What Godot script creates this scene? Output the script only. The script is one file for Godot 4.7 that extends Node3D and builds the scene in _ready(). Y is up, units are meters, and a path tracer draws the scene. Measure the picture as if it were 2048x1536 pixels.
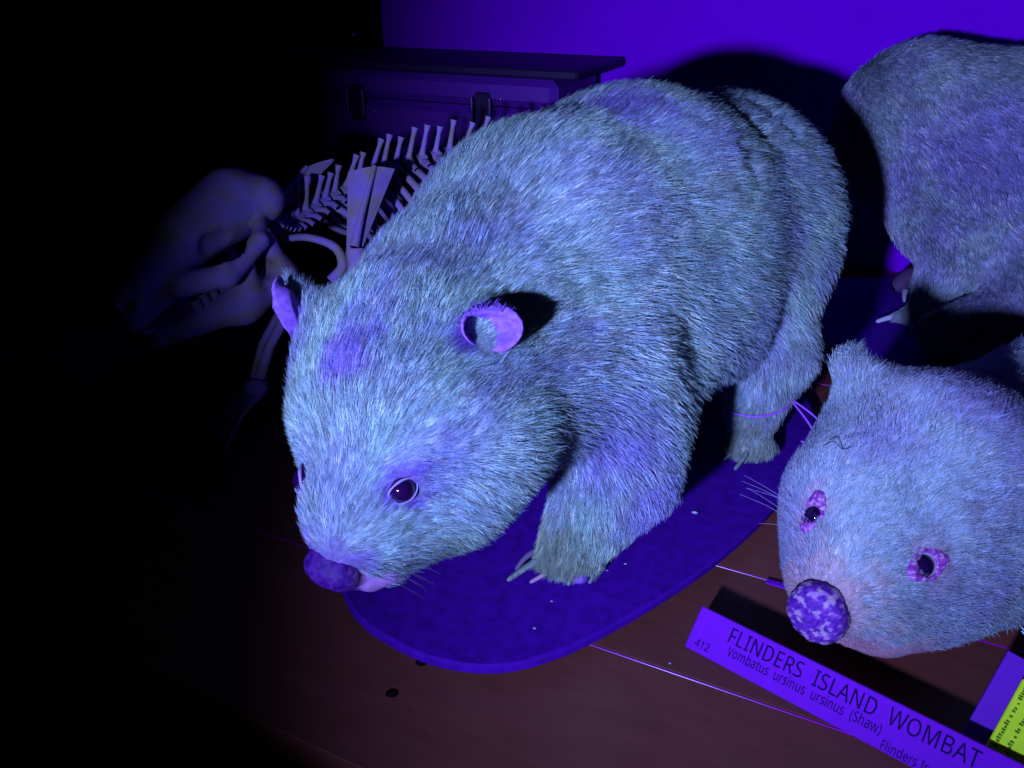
extends Node3D
# Stuffed wombats on a museum table, lit by one hand-held ultraviolet torch.
# World: table top at y = 0. Room axes: E1 runs along the wall to the right, E2 into the wall.

const E1 := Vector3(0.9063, 0.0, 0.4226)
const E2 := Vector3(0.4226, 0.0, -0.9063)
var rng := RandomNumberGenerator.new()
var noise := FastNoiseLite.new()
var fine := FastNoiseLite.new()
var counts := {}


# ---------------------------------------------------------------- smooth bodies
class Field:
	var a := PackedVector3Array()
	var ab := PackedVector3Array()
	var il := PackedFloat32Array()
	var r0 := PackedFloat32Array()
	var dr := PackedFloat32Array()
	var kk := PackedFloat32Array()
	var flow := PackedVector3Array()
	var hair := PackedFloat32Array()
	var ca := PackedVector3Array()
	var cab := PackedVector3Array()
	var cil := PackedFloat32Array()
	var cr := PackedFloat32Array()
	var ck := PackedFloat32Array()

	func bone(p: Vector3, q: Vector3, ra: float, rb: float, k := 0.03, fl := 0.02, dir := Vector3.ZERO) -> void:
		a.append(p)
		ab.append(q - p)
		il.append(1.0 / maxf((q - p).length_squared(), 1e-9))
		r0.append(ra)
		dr.append(rb - ra)
		kk.append(k)
		hair.append(fl)
		flow.append(dir.normalized() if dir != Vector3.ZERO else (q - p).normalized())

	func cut(p: Vector3, q: Vector3, r: float, k := 0.006) -> void:
		ca.append(p)
		cab.append(q - p)
		cil.append(1.0 / maxf((q - p).length_squared(), 1e-9))
		cr.append(r)
		ck.append(k)

	func one(i: int, p: Vector3) -> float:
		var v := p - a[i]
		var t := clampf(v.dot(ab[i]) * il[i], 0.0, 1.0)
		return (v - ab[i] * t).length() - r0[i] - dr[i] * t

	func cut_one(i: int, p: Vector3) -> float:
		var v := p - ca[i]
		var t := clampf(v.dot(cab[i]) * cil[i], 0.0, 1.0)
		return (v - cab[i] * t).length() - cr[i]

	func at(p: Vector3, ids: PackedInt32Array) -> float:
		var d := 1e3
		for i in ids:
			var v := p - a[i]
			var t := clampf(v.dot(ab[i]) * il[i], 0.0, 1.0)
			var e := (v - ab[i] * t).length() - r0[i] - dr[i] * t
			var k := kk[i]
			var h := maxf(k - absf(d - e), 0.0)
			d = minf(d, e) - h * h * 0.25 / k
		for i in ca.size():
			var e := -cut_one(i, p)
			var h := maxf(ck[i] - absf(d - e), 0.0)
			d = maxf(d, e) + h * h * 0.25 / ck[i]
		return d

	func all() -> PackedInt32Array:
		return PackedInt32Array(range(a.size()))

	func near(p: Vector3, reach: float) -> PackedInt32Array:
		var ds := PackedFloat32Array()
		var least := 1e3
		for i in a.size():
			var e := one(i, p)
			ds.append(e)
			least = minf(least, e)
		var out := PackedInt32Array()
		for i in a.size():
			if ds[i] < least + reach:
				out.append(i)
		return out

	func up(p: Vector3) -> Vector3:
		var ids := all()
		var e := 0.002
		return Vector3(at(p + Vector3(e, 0, 0), ids) - at(p - Vector3(e, 0, 0), ids), at(p + Vector3(0, e, 0), ids) - at(p - Vector3(0, e, 0), ids), at(p + Vector3(0, 0, e), ids) - at(p - Vector3(0, 0, e), ids)).normalized()

	func snap(p: Vector3) -> Vector3:
		for i in 6:
			p -= up(p) * at(p, all()) * 0.9
		return p


# surface nets over the field: {v, n, i}
func skin(f: Field, cell: float, lo: Vector3, hi: Vector3) -> Dictionary:
	var nb := Vector3i(((hi - lo) / (cell * 4.0)).ceil())
	var n := nb * 4 + Vector3i.ONE
	var sx := 1
	var sy := n.x
	var sz := n.x * n.y
	var g := PackedFloat32Array()
	g.resize(sz * n.z)
	g.fill(9.0)
	var blocks: Array[Vector3i] = []
	var half := Vector3.ONE * cell * 2.0
	for bz in nb.z:
		for by in nb.y:
			for bx in nb.x:
				var corner := lo + Vector3(bx, by, bz) * cell * 4.0
				var ids := f.near(corner + half, cell * 8.0 + 0.08)
				var d := f.at(corner + half, ids)
				if absf(d) > cell * 3.7 + 0.006:
					if d < 0.0:
						for z in 5:
							for y in 5:
								for x in 5:
									var at := (bx * 4 + x) * sx + (by * 4 + y) * sy + (bz * 4 + z) * sz
									if g[at] == 9.0:
										g[at] = -8.0
					continue
				blocks.append(Vector3i(bx, by, bz))
				for z in 5:
					for y in 5:
						for x in 5:
							var at := (bx * 4 + x) * sx + (by * 4 + y) * sy + (bz * 4 + z) * sz
							if absf(g[at]) > 7.0:
								g[at] = f.at(corner + Vector3(x, y, z) * cell, ids)
	var vid := PackedInt32Array()
	vid.resize(g.size())
	vid.fill(-1)
	var vs := PackedVector3Array()
	var ns := PackedVector3Array()
	var off := PackedInt32Array([0, sx, sy, sx + sy, sz, sx + sz, sy + sz, sx + sy + sz])
	var cor: Array[Vector3] = [Vector3(0, 0, 0), Vector3(1, 0, 0), Vector3(0, 1, 0), Vector3(1, 1, 0), Vector3(0, 0, 1), Vector3(1, 0, 1), Vector3(0, 1, 1), Vector3(1, 1, 1)]
	var edges := [[0, 1], [2, 3], [4, 5], [6, 7], [0, 2], [1, 3], [4, 6], [5, 7], [0, 4], [1, 5], [2, 6], [3, 7]]
	for b in blocks:
		for z in 4:
			for y in 4:
				for x in 4:
					var c := Vector3i(b.x * 4 + x, b.y * 4 + y, b.z * 4 + z)
					var at := c.x * sx + c.y * sy + c.z * sz
					var ins := 0
					for k in 8:
						if g[at + off[k]] < 0.0:
							ins += 1
					if ins == 0 or ins == 8:
						continue
					var sum := Vector3.ZERO
					var m := 0
					for e in edges:
						var p: float = clampf(g[at + off[e[0]]], -1, 1)
						var q: float = clampf(g[at + off[e[1]]], -1, 1)
						if (p < 0.0) != (q < 0.0):
							sum += cor[e[0]].lerp(cor[e[1]], p / (p - q))
							m += 1
					vid[at] = vs.size()
					vs.append(lo + (Vector3(c) + sum / m) * cell)
					var gx := g[at + off[1]] - g[at] + g[at + off[3]] - g[at + off[2]] + g[at + off[5]] - g[at + off[4]] + g[at + off[7]] - g[at + off[6]]
					var gy := g[at + off[2]] - g[at] + g[at + off[3]] - g[at + off[1]] + g[at + off[6]] - g[at + off[4]] + g[at + off[7]] - g[at + off[5]]
					var gz := g[at + off[4]] - g[at] + g[at + off[5]] - g[at + off[1]] + g[at + off[6]] - g[at + off[2]] + g[at + off[7]] - g[at + off[3]]
					ns.append(Vector3(gx, gy, gz).normalized())
	var tri := PackedInt32Array()
	for b in blocks:
		for z in 4:
			for y in 4:
				for x in 4:
					var c := Vector3i(b.x * 4 + x, b.y * 4 + y, b.z * 4 + z)
					if c.x == 0 or c.y == 0 or c.z == 0:
						continue
					var at := c.x * sx + c.y * sy + c.z * sz
					var here := g[at] < 0.0
					for ax in 3:
						var st: int = [sx, sy, sz][ax]
						if here == (g[at + st] < 0.0):
							continue
						var s1: int = [sy, sz, sx][ax]
						var s2: int = [sz, sx, sy][ax]
						var q0 := vid[at - s1 - s2]
						var q1 := vid[at - s2]
						var q2 := vid[at]
						var q3 := vid[at - s1]
						if q0 < 0 or q1 < 0 or q2 < 0 or q3 < 0:
							continue
						if here:
							tri.append_array([q0, q2, q1, q0, q3, q2])
						else:
							tri.append_array([q0, q1, q2, q0, q2, q3])
	return {"v": vs, "n": ns, "i": tri}


func skin_mesh(s: Dictionary, colors: PackedColorArray) -> ArrayMesh:
	var arr := []
	arr.resize(Mesh.ARRAY_MAX)
	arr[Mesh.ARRAY_VERTEX] = s.v
	arr[Mesh.ARRAY_NORMAL] = s.n
	arr[Mesh.ARRAY_INDEX] = s.i
	if colors.size():
		arr[Mesh.ARRAY_COLOR] = colors
	var m := ArrayMesh.new()
	m.add_surface_from_arrays(Mesh.PRIMITIVE_TRIANGLES, arr)
	return m


# ---------------------------------------------------------------- nodes, names, materials
func numbered(called: String) -> String:
	counts[called] = counts.get(called, -1) + 1
	return called if counts[called] == 0 else "%s_%03d" % [called, counts[called]]


func tag(o: Node3D, label: String, category: String, group := "", kind := "") -> Node3D:
	if label:
		o.set_meta("label", label)
	if category:
		o.set_meta("category", category)
	if group:
		o.set_meta("group", group)
	if kind:
		o.set_meta("kind", kind)
	return o


func thing(called: String, label: String, category: String, at := Vector3.ZERO, group := "") -> Node3D:
	var o := Node3D.new()
	o.name = numbered(called)
	add_child(o)
	o.position = at
	tag(o, label, category, group)
	return o


func part(called: String, mesh: Mesh, mat: Material, parent: Node) -> MeshInstance3D:
	var o := MeshInstance3D.new()
	o.name = numbered(called) if parent == self else called
	o.mesh = mesh
	o.material_override = mat
	parent.add_child(o, true)
	if parent is Node3D and parent != self:
		o.position = -world_of(parent)
	return o


# all part meshes are made in world coordinates; each thing's own origin is taken off again here
func world_of(o: Node) -> Vector3:
	var p := Vector3.ZERO
	while o is Node3D and o != self:
		p += (o as Node3D).position
		o = o.get_parent()
	return p


func lin(r: float, g: float, b: float) -> Color:
	return Color(r, g, b).linear_to_srgb()


func mat(c: Color, rough := 0.7, spec := 0.4) -> StandardMaterial3D:
	var m := StandardMaterial3D.new()
	m.albedo_color = c
	m.roughness = rough
	m.metallic_specular = spec
	return m


func painted(rough := 0.7, spec := 0.4) -> StandardMaterial3D:
	var m := mat(Color.WHITE, rough, spec)
	m.vertex_color_use_as_albedo = true
	return m


func noise_tex(freq: float, ramp: Array, size := 512, seed_ := 3, type := FastNoiseLite.TYPE_SIMPLEX_SMOOTH, oct := 5) -> NoiseTexture2D:
	var t := NoiseTexture2D.new()
	t.width = size
	t.height = size
	t.seamless = true
	var n := FastNoiseLite.new()
	n.seed = seed_
	n.noise_type = type
	n.frequency = freq
	n.fractal_octaves = oct
	t.noise = n
	var g := Gradient.new()
	g.offsets = PackedFloat32Array(ramp.map(func(x): return x[0]))
	g.colors = PackedColorArray(ramp.map(func(x): return x[1]))
	t.color_ramp = g
	return t


# ---------------------------------------------------------------- shapes
func tube_into(st: SurfaceTool, pts: Array, radii: Array, sides := 8, caps := true) -> void:
	var rings := []
	var side := Vector3.ZERO
	for i in pts.size():
		var d: Vector3 = (pts[mini(i + 1, pts.size() - 1)] - pts[maxi(i - 1, 0)]).normalized()
		if side == Vector3.ZERO:
			side = d.cross(Vector3.UP if absf(d.y) < 0.9 else Vector3.RIGHT).normalized()
		side = (side - d * side.dot(d)).normalized()
		var other := d.cross(side)
		var ring := []
		for k in sides:
			var w := TAU * k / sides
			var o := side * cos(w) + other * sin(w)
			ring.append([pts[i] + o * radii[i], o])
		rings.append(ring)
	for i in pts.size() - 1:
		for k in sides:
			var l := (k + 1) % sides
			for q in [[i, k], [i + 1, k], [i + 1, l], [i, k], [i + 1, l], [i, l]]:
				st.set_normal(rings[q[0]][q[1]][1])
				st.add_vertex(rings[q[0]][q[1]][0])
	if caps:
		for e in [0, pts.size() - 1]:
			var nrm: Vector3 = (pts[0] - pts[1]).normalized() if e == 0 else (pts[e] - pts[e - 1]).normalized()
			for k in range(1, sides - 1):
				for q in ([0, k + 1, k] if e == 0 else [0, k, k + 1]):
					st.set_normal(nrm)
					st.add_vertex(rings[e][q][0])


func begin() -> SurfaceTool:
	var st := SurfaceTool.new()
	st.begin(Mesh.PRIMITIVE_TRIANGLES)
	return st


func tube(pts: Array, radii: Array, sides := 8) -> ArrayMesh:
	var st := begin()
	tube_into(st, pts, radii, sides)
	return st.commit()


func curve(pts: Array, steps: int) -> Array:
	var out := []
	for i in pts.size() - 1:
		var p0: Vector3 = pts[maxi(i - 1, 0)]
		var p3: Vector3 = pts[mini(i + 2, pts.size() - 1)]
		for s in steps:
			out.append((pts[i] as Vector3).cubic_interpolate(pts[i + 1], p0, p3, float(s) / steps))
	out.append(pts[-1])
	return out


func ramp(n: int, a: float, b: float) -> Array:
	return range(n).map(func(i): return lerpf(a, b, float(i) / (n - 1)))


# a prism between a polygon (in world x, z) and heights, with chamfered top edge
func slab(poly: PackedVector2Array, y0: float, y1: float, ch := 0.002) -> ArrayMesh:
	var st := begin()
	var inner := PackedVector2Array()
	var c := Vector2.ZERO
	var n := poly.size()
	for i in n:
		var p := poly[(i + n - 1) % n]
		var q := poly[i]
		var r := poly[(i + 1) % n]
		var d := ((q - p).normalized() + (r - q).normalized()).normalized()
		var nr := Vector2(d.y, -d.x)
		inner.append(q - nr * ch / maxf(0.5, nr.dot(Vector2((q - p).normalized().y, -(q - p).normalized().x))))
		c += q / n
	if Geometry2D.is_point_in_polygon(inner[0] + (inner[0] - poly[0]) * 0.01, poly) == false:
		for i in n:
			inner[i] = poly[i] * 2.0 - inner[i]
	var rows := [[poly, y0], [poly, y1 - ch], [inner, y1]]
	for k in 2:
		for i in n:
			var j := (i + 1) % n
			var q := [Vector3(rows[k][0][i].x, rows[k][1], rows[k][0][i].y), Vector3(rows[k][0][j].x, rows[k][1], rows[k][0][j].y), Vector3(rows[k + 1][0][j].x, rows[k + 1][1], rows[k + 1][0][j].y), Vector3(rows[k + 1][0][i].x, rows[k + 1][1], rows[k + 1][0][i].y)]
			var nm: Vector3 = (q[1] - q[0]).cross(q[3] - q[0]).normalized()
			if nm.dot(q[0] - Vector3(c.x, q[0].y, c.y)) < 0.0:
				nm = -nm
			for v in ([q[0], q[1], q[2], q[0], q[2], q[3]] if (q[2] - q[0]).cross(q[1] - q[0]).dot(nm) > 0.0 else [q[0], q[2], q[1], q[0], q[3], q[2]]):
				st.set_normal(nm)
				st.add_vertex(v)
	for end in [[inner, y1, Vector3.UP], [poly, y0, Vector3.DOWN]]:
		var t := Geometry2D.triangulate_polygon(end[0])
		for k in range(0, t.size(), 3):
			var q := [t[k], t[k + 1], t[k + 2]].map(func(w): return Vector3(end[0][w].x, end[1], end[0][w].y))
			if (q[2] - q[0]).cross(q[1] - q[0]).dot(end[2]) < 0.0:
				q.reverse()
			for v in q:
				st.set_normal(end[2])
				st.add_vertex(v)
	return st.commit()


# a box from a corner and three edge vectors, edges chamfered
func block(o: Vector3, x: Vector3, y: Vector3, z: Vector3, ch := 0.0015) -> ArrayMesh:
	var st := begin()
	var ex := x.normalized() * ch
	var ey := y.normalized() * ch
	var ez := z.normalized() * ch
	var c := o + (x + y + z) * 0.5
	var pts := []
	for s in 8:
		var base := o + (x if s & 1 else Vector3.ZERO) + (y if s & 2 else Vector3.ZERO) + (z if s & 4 else Vector3.ZERO)
		var ix := -ex if s & 1 else ex
		var iy := -ey if s & 2 else ey
		var iz := -ez if s & 4 else ez
		pts.append([base + iy + iz, base + ix + iz, base + ix + iy])
	var quads := []
	for ax in 3:
		var b: int = 1 << ax
		var u: int = 1 << ((ax + 1) % 3)
		var w: int = 1 << ((ax + 2) % 3)
		for s in 2:
			var m := b * s
			quads.append([pts[m][ax], pts[m | u][ax], pts[m | u | w][ax], pts[m | w][ax]])
		for s in 4:
			var m := (u if s & 1 else 0) | (w if s & 2 else 0)
			var p: int = (ax + 1) % 3
			var q: int = (ax + 2) % 3
			quads.append([pts[m][p], pts[m | b][p], pts[m | b][q], pts[m][q]])
	for s in 8:
		quads.append([pts[s][0], pts[s][1], pts[s][2]])
	for q in quads:
		var nm: Vector3 = (q[1] - q[0]).cross(q[2] - q[0]).normalized()
		var mid: Vector3 = (q[0] + q[1] + q[2]) / 3.0
		if nm.dot(mid - c) < 0.0:
			nm = -nm
			q.reverse()
		for v in ([q[0], q[2], q[1], q[0], q[3], q[2]] if q.size() == 4 else [q[0], q[2], q[1]]):
			st.set_normal(nm)
			st.add_vertex(v)
	return st.commit()


func ball(at: Vector3, r: float, squash := Vector3.ONE, detail := 16) -> ArrayMesh:
	var s := SphereMesh.new()
	s.radius = r
	s.height = 2.0 * r
	s.radial_segments = detail
	s.rings = detail / 2
	var st := SurfaceTool.new()
	st.append_from(s, 0, Transform3D(Basis.from_scale(squash), at))
	return st.commit()


# ---------------------------------------------------------------- fur
func tufts(hairs: int, seed_: int, thick: float, spread: float, wild: float) -> ArrayMesh:
	var r := RandomNumberGenerator.new()
	r.seed = seed_
	var st := begin()
	for h in hairs:
		var root := Vector3(r.randf_range(-spread, spread), -0.001, r.randf_range(-spread, spread) * 1.6)
		var yaw := r.randf_range(-0.2, 0.2) * wild
		var length := 0.02 * r.randf_range(0.65, 1.1)
		var tilt := r.randf_range(0.22, 0.5)
		var bend := r.randf_range(0.1, 0.35)
		var sway := r.randf_range(-0.15, 0.15) * wild
		var pts := []
		var rad := []
		for s in 4:
			var t := s / 3.0
			var z := length * t
			pts.append(root + Vector3(sin(yaw) * z + sway * z * t, length * (tilt * t - bend * t * t), cos(yaw) * z))
			rad.append(thick * [0.9, 1.0, 0.75, 0.18][s])
		tube_into(st, pts, rad, 3, false)
	return st.commit()


# covers a skin with hair clumps lying along the flow; look(p, n, i) is set up per vertex beforehand
func coat(parent: Node3D, s: Dictionary, flow: PackedVector3Array, hair: PackedFloat32Array, tint: PackedColorArray, density: float, forms: Array, m: Material, seed_: int, vary := 0.3) -> void:
	var r := RandomNumberGenerator.new()
	r.seed = seed_
	var eye := Vector3(0, 0.45, 0)
	var vs: PackedVector3Array = s.v
	var ns: PackedVector3Array = s.n
	var tri: PackedInt32Array = s.i
	var bufs := []
	for k in forms.size():
		bufs.append(PackedFloat32Array())
	var base := world_of(parent)
	var swirl := FastNoiseLite.new()
	swirl.seed = seed_
	swirl.frequency = 14.0
	for t in range(0, tri.size(), 3):
		var i0 := tri[t]
		var i1 := tri[t + 1]
		var i2 := tri[t + 2]
		var p0 := vs[i0]
		var facing := (ns[i0]).dot((eye - p0).normalized())
		if facing < -0.45:
			continue
		var area := (vs[i1] - p0).cross(vs[i2] - p0).length() * 0.5
		var want := area * density * (1.0 if facing > -0.15 else 0.5)
		var count := int(want) + (1 if r.randf() < want - int(want) else 0)
		for c in count:
			var u := r.randf()
			var w := r.randf()
			if u + w > 1.0:
				u = 1.0 - u
				w = 1.0 - w
			var q := 1.0 - u - w
			var length := hair[i0] * q + hair[i1] * u + hair[i2] * w
			if length < 0.002:
				continue
			var p := p0 * q + vs[i1] * u + vs[i2] * w
			var n := (ns[i0] * q + ns[i1] * u + ns[i2] * w).normalized()
			var d := flow[i0] * q + flow[i1] * u + flow[i2] * w
			d = (d - n * d.dot(n)).normalized()
			if d.length_squared() < 0.5:
				continue
			var turn := swirl.get_noise_3dv(p) * 0.5 + r.randfn(0.0, 0.09)
			d = d.rotated(n, turn)
			var lift := r.randfn(0.0, 0.09)
			var x := n.cross(d)
			d = d.rotated(x, -lift)
			n = d.cross(x)
			var size := length / 0.02 * r.randf_range(0.75, 1.15)
			var col := tint[i0] * q + tint[i1] * u + tint[i2] * w
			var bright := exp(r.randfn(0.0, vary))
			var hue := r.randfn(0.0, 0.07)
			x *= size
			n *= size
			d *= size
			p -= base
			bufs[r.randi() % forms.size()].append_array(PackedFloat32Array([x.x, n.x, d.x, p.x, x.y, n.y, d.y, p.y, x.z, n.z, d.z, p.z, minf(col.r * bright * (1.0 + hue), 0.9), minf(col.g * bright, 0.9), minf(col.b * bright * (1.0 - hue), 0.9), 1.0]))
	for k in forms.size():
		var mm := MultiMesh.new()
		mm.transform_format = MultiMesh.TRANSFORM_3D
		mm.use_colors = true
		mm.mesh = forms[k]
		mm.instance_count = bufs[k].size() / 16
		mm.buffer = bufs[k]
		var o := MultiMeshInstance3D.new()
		o.name = "fur"
		o.multimesh = mm
		o.material_override = m
		o.set_meta("kind", "stuff")
		parent.add_child(o, true)


# flow, hair length and colour at every vertex of a skin
func groom(f: Field, s: Dictionary, sag: float, spots: Array, bare: Array, pale: Array) -> Dictionary:
	var vs: PackedVector3Array = s.v
	var flow := PackedVector3Array()
	var hair := PackedFloat32Array()
	var tint := PackedColorArray()
	for i in vs.size():
		var p := vs[i]
		var d := Vector3.ZERO
		var h := 0.0
		var sum := 0.0
		for b in f.a.size():
			var e := f.one(b, p)
			if e > 0.07:
				continue
			var w := exp(-maxf(e, -0.02) / 0.014)
			d += f.flow[b] * w
			h += f.hair[b] * w
			sum += w
		if sum <= 0.0:
			sum = 1.0
			h = 0.012
		var dir := (d / sum).normalized() + Vector3.DOWN * sag * clampf(1.0 - s.n[i].y, 0.0, 1.3)
		var len_ := h / sum
		for b in f.ca.size():
			var e := f.cut_one(b, p)
			if e < 0.006:
				len_ *= clampf((e - 0.001) / 0.005, 0.0, 1.0)
		for z in bare:
			var e: float = (p - z[0]).length() / z[1]
			if e < 1.0:
				len_ *= clampf((e - 0.55) / 0.45, 0.0, 1.0) * (1.0 - z[2]) + z[2]
		# coat colours as the torch brings them out: pale cyan, lavender, grey-green, violet blotches
		var a := noise.get_noise_3dv(p * 1.0)
		var b2 := noise.get_noise_3dv(p * 1.7 + Vector3(3, 7, 1))
		var col := (pale[0] as Color).lerp(pale[1], clampf(0.5 + a * 1.6, 0.0, 1.0))
		col = col.lerp(pale[2], clampf(b2 * 1.8 - 0.1, 0.0, 0.8))
		for z in spots:
			var e: float = (p - z[0]).length() / z[1] + fine.get_noise_3dv(p) * 0.55
			if e < 1.0:
				col = col.lerp(z[2], z[3] * smoothstep(1.0, 0.35, e))
		flow.append(dir)
		hair.append(len_)
		tint.append(col)
	return {"flow": flow, "hair": hair, "tint": tint}


# a bare ear: a cupped, folded leaf of skin with thickness
func ear_mesh(at: Vector3, open: Vector3, tip: Vector3, wide: float, tall: float, deep: float, seed_: int) -> ArrayMesh:
	var z := open.normalized()
	var y := (tip - z * tip.dot(z)).normalized()
	var x := y.cross(z)
	var st := begin()
	var n := FastNoiseLite.new()
	n.seed = seed_
	n.frequency = 90.0
	var rings := 9
	var segs := 28
	var grid := []
	for side in 2:
		var rows := []
		for i in rings + 1:
			var s := float(i) / rings
			var row := []
			for k in segs:
				var w := TAU * k / segs
				var ex := 1.0 + 0.16 * cos(w - PI / 2) - 0.12 * cos(3.0 * w)
				var lip := smoothstep(0.8, 1.0, s)
				var rr := s * ex
				var p := at + x * (cos(w) * rr * wide) + y * ((sin(w) * rr + 0.5) * tall) - z * deep * (0.35 * (1.0 - s * s) + 0.65 * exp(-pow(Vector2(cos(w) * s + 0.28, sin(w) * s + 0.22).length() / 0.5, 2.0)))
				p += z * deep * 0.28 * lip * sin(w * 2.0 + 0.7)
				p += z * (n.get_noise_3dv(p) * deep * 0.2 + 0.0022 * sin(Vector2(cos(w) * s - 0.2, sin(w) * s).length() * 9.0 + cos(w) * 1.5) * smoothstep(0.25, 0.6, s)) * (1.0 - lip * 0.5)
				if side == 1:
					p -= z * 0.0022 * (1.0 - lip * 0.6) - (x * cos(w) + y * sin(w)) * 0.0016 * (1.0 - lip * 0.3)
				row.append(p)
			rows.append(row)
		grid.append(rows)
	st.set_smooth_group(0)
	for side in 2:
		for i in rings:
			for k in segs:
				var l := (k + 1) % segs
				var q := [grid[side][i][k], grid[side][i][l], grid[side][i + 1][l], grid[side][i + 1][k]]
				for v in ([0, 2, 1, 0, 3, 2] if side == 0 else [0, 1, 2, 0, 2, 3]):
					st.add_vertex(q[v])
	for k in segs:
		var l := (k + 1) % segs
		var q := [grid[0][rings][k], grid[0][rings][l], grid[1][rings][l], grid[1][rings][k]]
		for v in [0, 2, 1, 0, 3, 2]:
			st.add_vertex(q[v])
	st.index()
	st.generate_normals()
	return st.commit()


# glass eye with a lid ring; returns the eye node
func put_eye(parent: Node3D, f: Field, at: Vector3, r: float, lid: Material, glass: Material, wide := 1.25, slant := 0.0, out_ := 0.25, thick := 0.13) -> void:
	var p := f.snap(at)
	var n := f.up(p)
	var c := p + n * r * (out_ - 0.75)
	var e := part("eye", ball(c, r, Vector3.ONE, 24), glass, parent)
	var x := n.cross(Vector3.UP).normalized().rotated(n, slant)
	var y := n.cross(x)
	var pts := []
	var rad := []
	for k in 29:
		var w := TAU * k / 28.0
		var o := x * cos(w) * r * wide + y * sin(w) * r * (0.8 + thick * 0.5)
		pts.append(c + o * 0.98 + n * r * (0.62 - 0.28 * pow(cos(w), 2.0)))
		rad.append(r * thick * (1.0 + 0.4 * maxf(0.0, -sin(w)) + 0.22 * sin(3.0 * w + 1.0) + 0.16 * sin(7.0 * w)))
	part("eyelid", tube(pts, rad, 7), lid, e)


# a sunken glass eye in torn, dried lids: an almond of bare flesh with the ball set into it
func put_flesh_eye(parent: Node3D, f: Field, at: Vector3, wide: float, tall: float, slant: float, r: float, shift: float, glass: Material, flesh: Material) -> void:
	var p := f.snap(at)
	var n := f.up(p)
	var x := n.cross(Vector3.UP).normalized().rotated(n, slant)
	var y := n.cross(x)
	var e := Field.new()
	var ring := 12
	for k in ring:
		var w0 := TAU * k / ring
		var w1 := TAU * (k + 1) / ring
		var q0 := p + x * cos(w0) * wide * (1.0 + 0.12 * sin(w0 * 3.0)) + y * sin(w0) * tall * (1.0 - 0.3 * absf(cos(w0)))
		var q1 := p + x * cos(w1) * wide * (1.0 + 0.12 * sin(w1 * 3.0)) + y * sin(w1) * tall * (1.0 - 0.3 * absf(cos(w1)))
		e.bone(q0 - n * 0.001, q1 - n * 0.001, 0.0026 + 0.0007 * sin(w0 * 2.0 + 1.0), 0.0026 + 0.0007 * sin(w1 * 2.0 + 1.0), 0.002)
	e.bone(p - x * wide * 0.7 - n * 0.003, p + x * wide * 0.6 - n * 0.003, 0.0045, 0.0045, 0.004)
	var c := p + x * shift - n * r * 0.62
	e.cut(c, c, r * 1.06, 0.0015)
	var reach := Vector3.ONE * (wide + 0.012)
	var s := skin(e, 0.0011, p - reach, p + reach)
	var cols := PackedColorArray()
	for v in s.v:
		var t := fine.get_noise_3dv(v * 5.0) + 0.6 * fine.get_noise_3dv(v * 11.0)
		var col := Color(0.16, 0.02, 0.28).lerp(Color(0.36, 0.09, 0.42), clampf(0.5 + t * 1.5, 0, 1))
		if t > 0.28:
			col = Color(0.46, 0.28, 0.5)
		cols.append(col)
	var o := part("eyelid", skin_mesh(s, cols), flesh, parent)
	part("eye", ball(c, r, Vector3.ONE, 24), glass, o)


func claw(parent: Node3D, pts: Array, r: float, m: Material) -> void:
	var c := curve(pts, 5)
	var rad := []
	for i in c.size():
		var t := float(i) / (c.size() - 1)
		rad.append(r * (1.0 - 0.45 * t) * (0.55 if i == c.size() - 1 else 1.0))
	part("claw", tube(c, rad, 8), m, parent)


func hairline(called: String, pts: Array, r0: float, r1: float, m: Material, parent: Node) -> MeshInstance3D:
	var c := curve(pts, 6)
	return part(called, tube(c, ramp(c.size(), r0, r1), 5), m, parent)


# ================================================================ the scene
func _ready() -> void:
	rng.seed = 11
	noise.seed = 5
	noise.frequency = 11.0
	noise.fractal_octaves = 3
	fine.seed = 9
	fine.frequency = 60.0

	var cam := Camera3D.new()
	cam.name = "camera"
	add_child(cam)
	cam.position = Vector3(0, 0.45, 0)
	cam.rotation_degrees = Vector3(-28, 0, 0)
	cam.fov = 53.0
	cam.near = 0.01
	cam.far = 30.0
	cam.current = true

	var env := Environment.new()
	env.background_mode = Environment.BG_COLOR
	env.background_color = Color.BLACK
	env.tonemap_mode = Environment.TONE_MAPPER_LINEAR
	env.tonemap_exposure = 1.0
	env.sdfgi_enabled = true
	env.ssao_enabled = true
	env.ssil_enabled = true
	var we := WorldEnvironment.new()
	we.name = "environment"
	we.environment = env
	add_child(we)

	# the torch, held left of the camera and a little lower
	var torch := SpotLight3D.new()
	torch.name = "torch"
	add_child(torch)
	torch.position = Vector3(-0.30, 0.40, 0.30)
	torch.look_at(Vector3(0.44, 0.25, -1.0))
	torch.light_color = lin(0.36, 0.44, 1.0)
	torch.light_energy = 2.4
	torch.light_size = 0.022
	torch.spot_angle = 31.5
	torch.spot_angle_attenuation = 1.0
	torch.spot_range = 8.0
	torch.spot_attenuation = 2.0
	torch.shadow_enabled = true

	build_room()
	build_boards()
	build_labels()
	build_main_wombat()
	build_right_wombat()
	build_back_wombat()
	build_skeleton()
	build_small_things()


func rm(a: float, y: float, b: float) -> Vector3:   # room axes to world
	return E1 * a + E2 * b + Vector3.UP * y


func flat(v: Vector3) -> Vector2:
	return Vector2(v.x, v.z)


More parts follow.
